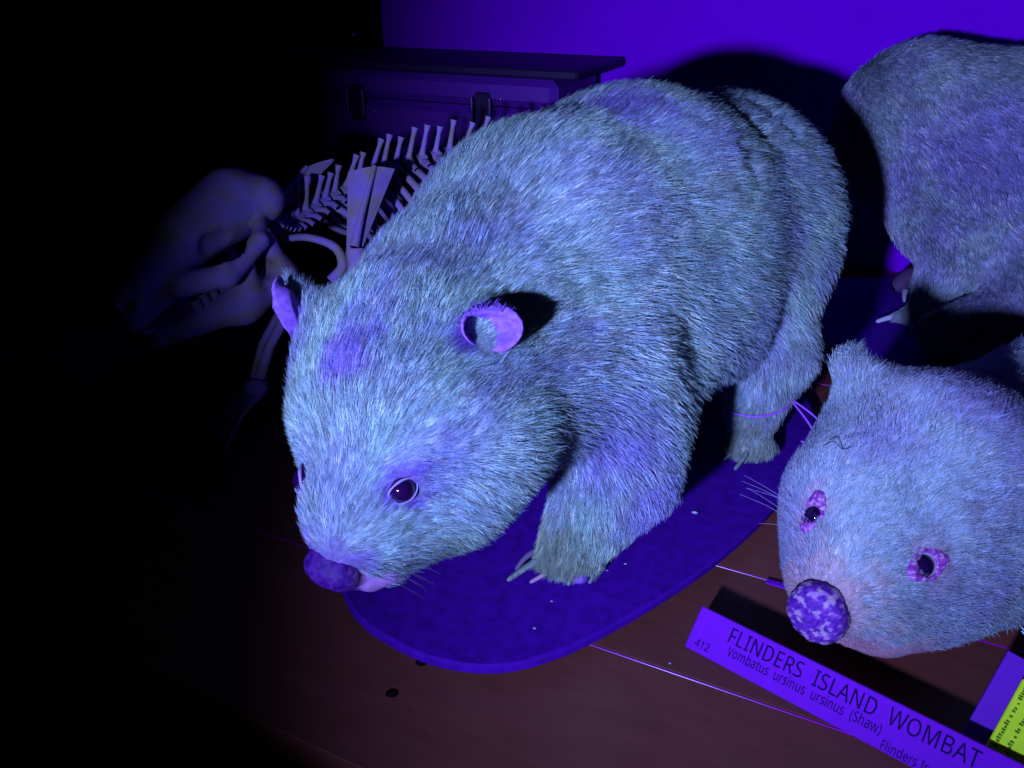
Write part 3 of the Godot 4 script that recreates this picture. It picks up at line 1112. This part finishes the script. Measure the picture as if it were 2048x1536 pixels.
func build_right_wombat() -> void:
	var f := Field.new()
	var head := Vector3(0.322, 0.094, -0.490)
	var sn := Vector3(0.249, 0.076, -0.423)
	var nose := Vector3(0.208, 0.076, -0.385)
	var nape := Vector3(0.427, 0.066, -0.560)
	var body := Vector3(0.62, 0.070, -0.66)
	var back := (nape - sn).normalized()
	f.bone(sn, head, 0.05, 0.09, 0.015, 0.0085, head - sn)
	f.bone(nose, sn, 0.0185, 0.052, 0.02, 0.006, sn - nose)
	f.bone(head, nape, 0.09, 0.09, 0.015, 0.014, back)
	f.bone(nape, body, 0.09, 0.11, 0.015, 0.016, back)
	f.bone(Vector3(0.250, 0.107, -0.463), head, 0.046, 0.07, 0.03, 0.008, back + Vector3.UP * 0.3)
	f.bone(Vector3(0.300, 0.061, -0.428), Vector3(0.376, 0.054, -0.470), 0.038, 0.05, 0.03, 0.021, Vector3(0.9, -0.3, -0.15))
	f.bone(Vector3(0.262, 0.046, -0.402), Vector3(0.300, 0.058, -0.428), 0.022, 0.036, 0.02, 0.009, Vector3(0.9, -0.2, -0.3))
	f.bone(Vector3(0.302, 0.130, -0.53), Vector3(0.276, 0.165, -0.553), 0.036, 0.015, 0.02, 0.019, Vector3(-0.4, 1.0, -0.1))
	f.bone(Vector3(0.47, 0.09, -0.56), Vector3(0.47, 0.03, -0.5), 0.06, 0.03, 0.03, 0.014, Vector3(0.3, -1, 0.2))
	var eye_l := f.snap(Vector3(0.200, 0.126, -0.428))
	var eye_r := f.snap(Vector3(0.270, 0.106, -0.395))
	var s := skin(f, 0.006, Vector3(0.15, 0.0, -0.88), Vector3(0.72, 0.29, -0.33))
	var pinkish := Color(0.55, 0.36, 0.42)
	var spots := [[nose, 0.05, pinkish, 0.8], [Vector3(0.245, 0.03, -0.392), 0.055, Color(0.56, 0.3, 0.42), 1.0], [eye_l, 0.018, pinkish, 0.6], [eye_r, 0.022, Color(0.4, 0.3, 0.4), 0.7],
		[f.snap(Vector3(0.33, 0.2, -0.48)), 0.05, Color(0.26, 0.18, 0.52), 0.5], [f.snap(Vector3(0.26, 0.2, -0.50)), 0.05, Color(0.36, 0.4, 0.58), 0.5]]
	var bare := [[eye_l, 0.0105, 0.1], [eye_r, 0.0125, 0.1], [nose + (nose - sn).normalized() * 0.012, 0.024, 0.0], [Vector3(0.258, 0.03, -0.388), 0.035, 0.25]]
	var g := groom(f, s, 0.3, spots, bare, [Color(0.36, 0.46, 0.56), Color(0.33, 0.35, 0.58), Color(0.26, 0.30, 0.42)])
	var o := thing("stuffed_wombat", "pale stuffed wombat crouching behind the name bar, its nose flaking", "wombat", Vector3(0.42, 0.001, -0.56))
	var under := PackedColorArray()
	for c in g.tint:
		under.append(c * 0.7)
	part("body", skin_mesh(s, under), painted(0.9, 0.2), o)
	var forms := []
	for k in 4:
		forms.append(tufts(6, 200 + k, 0.0004, 0.0035, 1.6))
	coat(o, s, g.flow, g.hair, g.tint, 420000.0, forms, painted(0.65, 0.3), 2, 0.2)
	var glass := mat(lin(0.012, 0.002, 0.035), 0.06, 0.6)
	var flesh := painted(0.45, 0.45)
	put_flesh_eye(o, f, eye_l, 0.0125, 0.0068, -1.3, 0.0082, -0.002, glass, flesh)
	put_flesh_eye(o, f, eye_r, 0.0138, 0.0092, 0.1, 0.0090, 0.002, glass, flesh)
	# flaking nose disc
	var nf := Field.new()
	var ax := (nose - sn).normalized()
	var rt := ax.cross(Vector3.UP).normalized()
	var up := rt.cross(ax)
	nf.bone(nose - rt * 0.004 + ax * 0.006, nose + rt * 0.004 + ax * 0.006, 0.0152, 0.0152, 0.01)
	nf.bone(nose + ax * 0.006 - up * 0.006, nose + ax * 0.006 + up * 0.008, 0.015, 0.014, 0.01)
	for sgn in [-1.0, 1.0]:
		nf.cut(nose + rt * 0.008 * sgn + ax * 0.023 - up * 0.003, nose + rt * 0.012 * sgn + ax * 0.022 - up * 0.007, 0.003, 0.003)
	nf.cut(nose + ax * 0.023 - up * 0.004, nose + ax * 0.021 - up * 0.018, 0.0013, 0.002)
	nf.cut(nose + ax * 0.2195, nose + ax * 0.2195, 0.2, 0.01)
	var ns := skin(nf, 0.0015, nose - Vector3.ONE * 0.05, nose + Vector3.ONE * 0.05)
	var nc := PackedColorArray()
	var nv: PackedVector3Array = ns.v
	for k in nv.size():
		var p := nv[k]
		var t := fine.get_noise_3dv(p * 2.0 + Vector3(1.3, 0.2, 0.0)) + 0.5 * fine.get_noise_3dv(p * 7.0)
		var c := Color(0.06, 0.008, 0.22).lerp(Color(0.16, 0.035, 0.38), clampf(0.4 + 1.6 * fine.get_noise_3dv(p * 5.0), 0, 1))
		var core: float = (p - (nose + ax * 0.022 + up * 0.003)).length()
		var peel := smoothstep(0.16, 0.2, t) * smoothstep(0.005, 0.008, core)
		c = c.lerp(Color(0.36, 0.27, 0.34).lerp(Color(0.30, 0.14, 0.48), clampf(0.5 + 2.0 * fine.get_noise_3dv(p * 4.0 + Vector3.ONE), 0, 1)), peel)
		nc.append(c)
		nv[k] = p + ns.n[k] * (0.0007 * peel + 0.0006 * fine.get_noise_3dv(p * 9.0))
	ns.v = nv
	part("nose", skin_mesh(ns, nc), painted(0.62, 0.25), o)
	# bare ear tip, whiskers, a stray wiry hair
	part("ear", ear_mesh(Vector3(0.2655, 0.158, -0.545), Vector3(-0.95, 0.15, 0.1), Vector3(0.1, 0.9, -0.3), 0.008, 0.011, 0.006, 5), mat(lin(0.42, 0.36, 0.62), 0.6), o)
	var pale := mat(lin(0.4, 0.3, 0.7), 0.5)
	var stray := f.snap(Vector3(0.225, 0.15, -0.462))
	var lift := f.up(stray) * 0.009
	hairline("stray_hair", [stray + lift, stray + lift + Vector3(0.006, 0.003, 0.0), stray + lift + Vector3(0.012, -0.001, 0.004), stray + lift + Vector3(0.018, 0.001, 0.003)], 0.00035, 0.0003, mat(lin(0.02, 0.01, 0.05), 0.6), o)
	var wr := RandomNumberGenerator.new()
	wr.seed = 16
	for k in 6:
		var root := f.snap(Vector3(0.195 + 0.004 * (k % 3), 0.12 - 0.012 * (k / 3), -0.43 + 0.006 * (k % 2)))
		var d := Vector3(-1.0, 0.35 + wr.randf_range(-0.3, 0.5), -0.5 + wr.randf_range(-0.3, 0.3)).normalized()
		var l := wr.randf_range(0.03, 0.06)
		hairline("whisker", [root, root + d * l * 0.5, root + d * l + Vector3(0.0, -0.006, 0)], 0.00013, 0.00006, pale, o)


func build_back_wombat() -> void:
	var f := Field.new()
	var top := Vector3(0.552, 0.266, -1.09)
	var far := Vector3(0.72, 0.23, -1.03)
	var chest := Vector3(0.594, 0.186, -1.01)
	var flow := Vector3(0.25, -0.5, 0.5)
	f.bone(top, far, 0.104, 0.135, 0.02, 0.015, Vector3(0.6, -0.5, 0.3))
	f.bone(chest, far, 0.085, 0.13, 0.02, 0.015, flow)
	f.bone(chest, top, 0.085, 0.104, 0.02, 0.015, flow)
	f.bone(far, Vector3(0.95, 0.2, -0.95), 0.145, 0.145, 0.02, 0.015, flow)
	f.bone(Vector3(0.582, 0.15, -0.97), Vector3(0.572, 0.085, -0.975), 0.042, 0.026, 0.025, 0.013, Vector3(-0.1, -1, 0.2))
	f.bone(Vector3(0.572, 0.085, -0.975), Vector3(0.563, 0.045, -0.98), 0.026, 0.018, 0.02, 0.010, Vector3(-0.4, -1, 0.1))
	f.bone(Vector3(0.563, 0.042, -0.98), Vector3(0.530, 0.033, -0.980), 0.015, 0.009, 0.01, 0.005)
	f.bone(Vector3(0.563, 0.042, -0.98), Vector3(0.548, 0.031, -0.965), 0.014, 0.008, 0.01, 0.005)
	f.bone(Vector3(0.655, 0.14, -1.08), Vector3(0.645, 0.06, -1.09), 0.04, 0.022, 0.02, 0.010, Vector3.DOWN)
	f.bone(Vector3(0.545, 0.052, -0.885), Vector3(0.66, 0.075, -0.89), 0.03, 0.06, 0.03, 0.013, Vector3(-0.6, -0.4, 0.6))
	f.bone(Vector3(0.66, 0.075, -0.89), Vector3(0.7, 0.15, -0.98), 0.06, 0.09, 0.03, 0.012, flow)
	var s := skin(f, 0.008, Vector3(0.42, 0.02, -1.32), Vector3(1.0, 0.45, -0.75))
	var g := groom(f, s, 0.3, [[f.snap(Vector3(0.62, 0.25, -0.98)), 0.11, Color(0.22, 0.17, 0.52), 0.7], [f.snap(Vector3(0.6, 0.34, -1.05)), 0.1, Color(0.24, 0.33, 0.36), 0.7]], [], [Color(0.32, 0.40, 0.48), Color(0.30, 0.30, 0.55), Color(0.2, 0.26, 0.36)])
	var o := thing("stuffed_wombat", "fine-furred stuffed wombat against the wall behind, only its flank showing", "wombat", Vector3(0.62, 0.02, -0.95))
	var under := PackedColorArray()
	for c in g.tint:
		under.append(c * 0.7)
	part("body", skin_mesh(s, under), painted(0.9, 0.2), o)
	var forms := []
	for k in 4:
		forms.append(tufts(5, 300 + k, 0.00045, 0.0032, 2.2))
	coat(o, s, g.flow, g.hair, g.tint, 240000.0, forms, painted(0.7, 0.25), 3, 0.42)
	var pale := mat(lin(0.55, 0.5, 0.75), 0.4, 0.5)
	var hide := mat(lin(0.10, 0.05, 0.16), 0.5, 0.4)
	claw(o, [Vector3(0.534, 0.034, -0.980), Vector3(0.522, 0.032, -0.982), Vector3(0.505, 0.0245, -0.984)], 0.005, pale)
	claw(o, [Vector3(0.550, 0.032, -0.966), Vector3(0.544, 0.029, -0.958), Vector3(0.540, 0.0235, -0.952)], 0.0042, mat(lin(0.4, 0.15, 0.62), 0.4))
	# the other foot: bare, dark hide with one pale claw
	var t := part("foot", tube(curve([Vector3(0.65, 0.046, -1.09), Vector3(0.625, 0.05, -1.09), Vector3(0.595, 0.046, -1.09), Vector3(0.572, 0.034, -1.088)], 5), [0.02, 0.021, 0.021, 0.021, 0.021, 0.021, 0.021, 0.021, 0.02, 0.02, 0.019, 0.018, 0.016, 0.014, 0.011, 0.006], 14), hide, o)
	part("claw", tube(curve([Vector3(0.584, 0.034, -1.074), Vector3(0.580, 0.030, -1.066), Vector3(0.578, 0.0235, -1.058)], 4), ramp(9, 0.005, 0.0015), 8), pale, t)


func bone_mat() -> StandardMaterial3D:
	var m := mat(lin(0.52, 0.45, 0.72), 0.8, 0.2)
	m.albedo_texture = noise_tex(0.012, [[0.0, Color(0.75, 0.72, 0.5)], [0.35, Color(0.8, 0.78, 0.7)], [0.5, Color(0.82, 0.75, 0.95)], [1.0, Color(0.75, 0.6, 1.0)]], 512, 71)
	m.uv1_triplanar = true
	m.uv1_scale = Vector3.ONE * 5.0
	return m


func build_skeleton() -> void:
	var bm := bone_mat()
	var o := thing("wombat_skeleton", "mounted wombat skeleton in the dark behind the standing wombat's head", "skeleton", Vector3(-0.2, 0.001, -0.85))
	# skull and jaw
	var b0 := Vector3(-0.276, 0.250, -0.796)
	var fw := (Vector3(-0.360, 0.191, -0.654) - b0).normalized()
	var rt := fw.cross(Vector3.UP).normalized()
	var up := rt.cross(fw)
	var L := func(a: float, s: float, h: float) -> Vector3: return b0 + fw * a + rt * s + up * h
	var f := Field.new()
	f.bone(L.call(0.02, 0, 0.0), L.call(0.085, 0, 0.004), 0.036, 0.028, 0.008)
	f.bone(L.call(0.0, -0.02, -0.004), L.call(0.0, 0.02, -0.004), 0.024, 0.024, 0.007)
	f.bone(L.call(0.085, 0, 0.002), L.call(0.165, 0, -0.008), 0.026, 0.016, 0.008)
	f.bone(L.call(0.12, 0, -0.022), L.call(0.172, 0, -0.03), 0.017, 0.011, 0.006)
	for s in [-1.0, 1.0]:
		f.bone(L.call(0.022, 0.034 * s, -0.012), L.call(0.045, 0.053 * s, -0.018), 0.007, 0.008, 0.004)
		f.bone(L.call(0.045, 0.053 * s, -0.018), L.call(0.095, 0.05 * s, -0.026), 0.009, 0.011, 0.004)
		f.bone(L.call(0.095, 0.05 * s, -0.024), L.call(0.125, 0.02 * s, -0.02), 0.011, 0.012, 0.004)
		f.bone(L.call(0.092, 0.048 * s, -0.02), L.call(0.082, 0.046 * s, 0.004), 0.007, 0.004, 0.006)
		f.cut(L.call(0.082, 0.038 * s, -0.004), L.call(0.07, 0.04 * s, -0.008), 0.017, 0.003)
		f.cut(L.call(0.172, 0.008 * s, -0.008), L.call(0.19, 0.01 * s, -0.008), 0.006, 0.003)
	var lo := b0 + Vector3(-0.2, -0.13, -0.08)
	var hi := b0 + Vector3(0.1, 0.09, 0.24)
	part("skull", skin_mesh(skin(f, 0.0026, lo, hi), PackedColorArray()), bm, o)
	var jf := Field.new()
	for s in [-1.0, 1.0]:
		jf.bone(L.call(0.03, 0.044 * s, -0.028), L.call(0.035, 0.044 * s, -0.07), 0.008, 0.014, 0.012)
		jf.bone(L.call(0.035, 0.044 * s, -0.072), L.call(0.085, 0.034 * s, -0.076), 0.017, 0.016, 0.015)
		jf.bone(L.call(0.085, 0.034 * s, -0.07), L.call(0.165, 0.008 * s, -0.056), 0.019, 0.009, 0.015)
		jf.bone(L.call(0.075, 0.04 * s, -0.06), L.call(0.06, 0.042 * s, -0.03), 0.014, 0.006, 0.01)
		jf.cut(L.call(0.048, 0.06 * s, -0.052), L.call(0.048, 0.02 * s, -0.052), 0.009, 0.006)
	var jaw := part("lower_jaw", skin_mesh(skin(jf, 0.0026, lo, hi), PackedColorArray()), bm, o)
	for s in [-1.0, 1.0]:
		for k in 4:
			part("tooth", tube([L.call(0.09 + 0.011 * k, 0.024 * s, -0.058), L.call(0.09 + 0.011 * k, 0.024 * s, -0.038)], [0.005, 0.0045], 7), bm, jaw)
		part("incisor", tube([L.call(0.158, 0.005 * s, -0.054), L.call(0.176, 0.005 * s, -0.04)], [0.0045, 0.0025], 7), bm, jaw)
	# backbone
	var line := curve([Vector3(-0.262, 0.215, -0.800), Vector3(-0.245, 0.205, -0.835), Vector3(-0.205, 0.222, -0.888), Vector3(-0.140, 0.243, -0.936), Vector3(-0.060, 0.256, -0.978), Vector3(0.03, 0.258, -1.02), Vector3(0.12, 0.24, -1.06)], 5)
	for i in line.size() - 1:
		var d: Vector3 = (line[i + 1] - line[i]).normalized()
		var w := d.cross(Vector3.UP).normalized()
		var st := begin()
		var c: Vector3 = line[i]
		tube_into(st, [c - d * 0.006, c + d * 0.006], [0.0085, 0.0085], 10)
		var tall := 0.014 if i < 6 else 0.036
		var odd := RandomNumberGenerator.new()
		odd.seed = 500 + i
		tall *= odd.randf_range(0.82, 1.15)
		var lean := Vector3.UP + d * odd.randf_range(0.12, 0.42) + w * odd.randf_range(-0.12, 0.12)
		tube_into(st, [c + Vector3.UP * 0.004, c + lean * tall * 0.35, c + lean * tall * 0.8 + d * 0.002, c + lean * tall + d * 0.003], [0.005, 0.0032, 0.0026, 0.0042], 7)
		for s in [-1.0, 1.0]:
			tube_into(st, [c, c + w * 0.02 * s + Vector3.UP * 0.003, c + w * 0.026 * s], [0.005, 0.0035, 0.003], 6)
		part("vertebra", st.commit(), bm, o)
	# ribs
	for i in range(9, line.size() - 3):
		var d: Vector3 = (line[i + 1] - line[i - 1]).normalized()
		var w := d.cross(Vector3.UP).normalized()
		var c: Vector3 = line[i]
		var big: float = lerpf(0.035, 0.085, clampf((i - 8) / 8.0, 0.0, 1.0))
		for s in [-1.0, 1.0]:
			var pts := []
			for k in 12:
				var a := k / 11.0 * 2.5
				pts.append(c + w * s * big * sin(a) + Vector3.DOWN * big * (1.0 - cos(a)) * 0.9 + d * 0.05 * a / 2.5 * (0.3 + a * 0.3))
			part("rib", tube(pts, ramp(12, 0.0046, 0.0036), 7), bm, o)
	# shoulder blades: thin curved plates with a ridge
	for sd in [[Vector3(-0.128, 0.262, -0.852), Vector3(-0.176, 0.262, -0.836), Vector3(-0.165, 0.195, -0.776)], [Vector3(-0.205, 0.262, -0.905), Vector3(-0.265, 0.235, -0.88), Vector3(-0.282, 0.196, -0.835)]]:
		var n: Vector3 = (sd[1] - sd[0]).cross(sd[2] - sd[0]).normalized()
		var rows := []
		for i in 9:
			var t := i / 8.0
			var row := []
			for k in 7:
				var u := k / 6.0
				var q: Vector3 = sd[0].lerp(sd[1], u).lerp(sd[2] + (sd[1] - sd[0]).normalized() * (u - 0.5) * 0.016, t)
				row.append(q + n * (0.008 * sin(u * PI) * (1.0 - t * 0.5)))
			rows.append(row)
		var st := begin()
		st.set_smooth_group(0)
		for sgn in [1.0, -1.0]:
			for i in 8:
				for k in 6:
					var q := [rows[i][k], rows[i][k + 1], rows[i + 1][k + 1], rows[i + 1][k]].map(func(v): return v + n * 0.0016 * sgn)
					for v in ([0, 2, 1, 0, 3, 2] if sgn > 0.0 else [0, 1, 2, 0, 2, 3]):
						st.add_vertex(q[v])
		st.generate_normals()
		var blade := part("shoulder_blade", st.commit(), bm, o)
		part("blade_ridge", tube([sd[0].lerp(sd[1], 0.45) + n * 0.009, sd[0].lerp(sd[1], 0.5).lerp(sd[2], 0.6) + n * 0.012, sd[2] + n * 0.008], [0.003, 0.004, 0.005], 6), bm, blade)
	# collar arch, arm, hand
	part("collar_bone", tube(curve([Vector3(-0.245, 0.200, -0.80), Vector3(-0.215, 0.205, -0.79), Vector3(-0.186, 0.197, -0.782), Vector3(-0.178, 0.18, -0.772), Vector3(-0.19, 0.166, -0.765)], 5), ramp(21, 0.0035, 0.006), 8), bm, o)
	part("upper_arm_bone", tube([Vector3(-0.163, 0.195, -0.775), Vector3(-0.16, 0.18, -0.766), Vector3(-0.17, 0.155, -0.76), Vector3(-0.2, 0.135, -0.76)], [0.011, 0.012, 0.007, 0.009], 9), bm, o)
	part("upper_arm_bone", tube([Vector3(-0.275, 0.194, -0.83), Vector3(-0.268, 0.17, -0.80), Vector3(-0.24, 0.135, -0.77)], [0.010, 0.007, 0.008], 9), bm, o)
	part("forearm_bone", tube([Vector3(-0.235, 0.14, -0.772), Vector3(-0.258, 0.1, -0.745), Vector3(-0.272, 0.066, -0.738)], [0.007, 0.005, 0.006], 8), bm, o)
	part("forearm_bone", tube([Vector3(-0.245, 0.135, -0.775), Vector3(-0.268, 0.1, -0.75), Vector3(-0.28, 0.064, -0.742)], [0.006, 0.004, 0.005], 8), bm, o)
	part("wrist_bones", ball(Vector3(-0.278, 0.055, -0.736), 0.013, Vector3(1.1, 0.7, 1.0), 12), bm, o)
	for k in 5:
		var e := Vector3(-0.345 + 0.012 * k, 0.016, -0.725 + 0.014 * k)
		var q := Vector3(-0.283 + 0.003 * k, 0.05, -0.733)
		part("finger_bone", tube([q, q.lerp(e, 0.5) + Vector3.UP * 0.008, e], [0.004, 0.003, 0.0016], 7), bm, o)
	# ribcage rod and stand
	var iron := mat(lin(0.02, 0.015, 0.03), 0.4, 0.5)
	part("support_rod", tube([Vector3(-0.13, 0.02, -0.94), Vector3(-0.13, 0.235, -0.94)], [0.004, 0.004], 8), iron, o)
	part("stand", block(Vector3(-0.38, 0.001, -0.70), Vector3(0.62, 0, -0.42), Vector3.UP * 0.014, Vector3(-0.12, 0, -0.17), 0.002), mat(lin(0.012, 0.008, 0.02), 0.6), o)


func build_small_things() -> void:
	var cord := mat(lin(0.38, 0.10, 0.82), 0.6, 0.3)
	var s := thing("string", "thin violet string tied round the standing wombat's near hind foot", "string", Vector3(0.24, 0.02, -0.63))
	var loop := []
	var c := Vector3(0.2405, 0.079, -0.666)
	for k in 25:
		var w := TAU * k / 24.0
		loop.append(c + Vector3(cos(w) * 0.033, 0.005 * cos(w), sin(w) * 0.033))
	part("loop", tube(loop, ramp(25, 0.00095, 0.00095), 6), cord, s)
	hairline("tail", [Vector3(0.271, 0.085, -0.655), Vector3(0.287, 0.066, -0.628), Vector3(0.288, 0.046, -0.625), Vector3(0.292, 0.03, -0.61), Vector3(0.302, 0.021, -0.6)], 0.001, 0.001, cord, s)
	hairline("tail", [Vector3(0.272, 0.085, -0.655), Vector3(0.294, 0.072, -0.634), Vector3(0.293, 0.05, -0.63), Vector3(0.283, 0.034, -0.62), Vector3(0.262, 0.024, -0.61)], 0.001, 0.0008, cord, s)
	part("knot", ball(Vector3(0.272, 0.085, -0.654), 0.0028, Vector3.ONE, 10), cord, s)
	var t := thing("thread", "frayed violet thread end poking out behind the crouching wombat's cheek", "thread", Vector3(0.3, 0.02, -0.64))
	hairline("strand", [Vector3(0.315, 0.035, -0.62), Vector3(0.300, 0.038, -0.635), Vector3(0.288, 0.04, -0.65)], 0.0018, 0.0012, cord, t)
	hairline("strand", [Vector3(0.298, 0.038, -0.637), Vector3(0.304, 0.05, -0.645), Vector3(0.306, 0.06, -0.65)], 0.0012, 0.0009, cord, t)
	# crumbs of dust and skin on the board and the table
	var crumb_m := mat(lin(0.42, 0.38, 0.62), 0.95, 0.1)
	var spots := [
		[Vector3(0.166, 0.0203, -0.561), 0.0026, "long pale crumb on the violet board near the crouching wombat"],
		[Vector3(0.094, 0.0203, -0.492), 0.0012, "tiny white crumb on the violet board right of the forepaw"],
		[Vector3(0.117, 0.0003, -0.406), 0.0011, "tiny pale crumb on the brown planks left of the name bar"],
		[Vector3(0.078, 0.0203, -0.484), 0.0012, "tiny violet bead touching the forepaw's right side"],
		[Vector3(0.031, 0.0203, -0.449), 0.001, "grey speck on the violet board just below the forepaw"],
		[Vector3(0.017, 0.0203, -0.421), 0.0014, "faint lint flake on the violet board near its front rim"],
	]
	for i in spots.size():
		var r := RandomNumberGenerator.new()
		r.seed = 40 + i
		var m := cord if i == 3 else crumb_m
		var o := part("crumb", ball(spots[i][0], spots[i][1] * 0.9, Vector3(r.randf_range(1.2, 1.8), 0.35, r.randf_range(0.6, 0.9)), 10), m, self)
		tag(o, spots[i][2], "crumb", "crumbs around the mounts")
	var blue := mat(lin(0.3, 0.6, 0.95), 0.5)
	var b := thing("blue_thread", "pale blue doubled thread at the right edge above the violet card", "thread", Vector3(0.40, 0.03, -0.41))
	hairline("strand", [Vector3(0.366, 0.036, -0.406), Vector3(0.372, 0.032, -0.396), Vector3(0.385, 0.026, -0.388)], 0.0006, 0.0006, blue, b)
	hairline("strand", [Vector3(0.364, 0.036, -0.403), Vector3(0.373, 0.029, -0.392), Vector3(0.386, 0.024, -0.384)], 0.0006, 0.0006, blue, b)
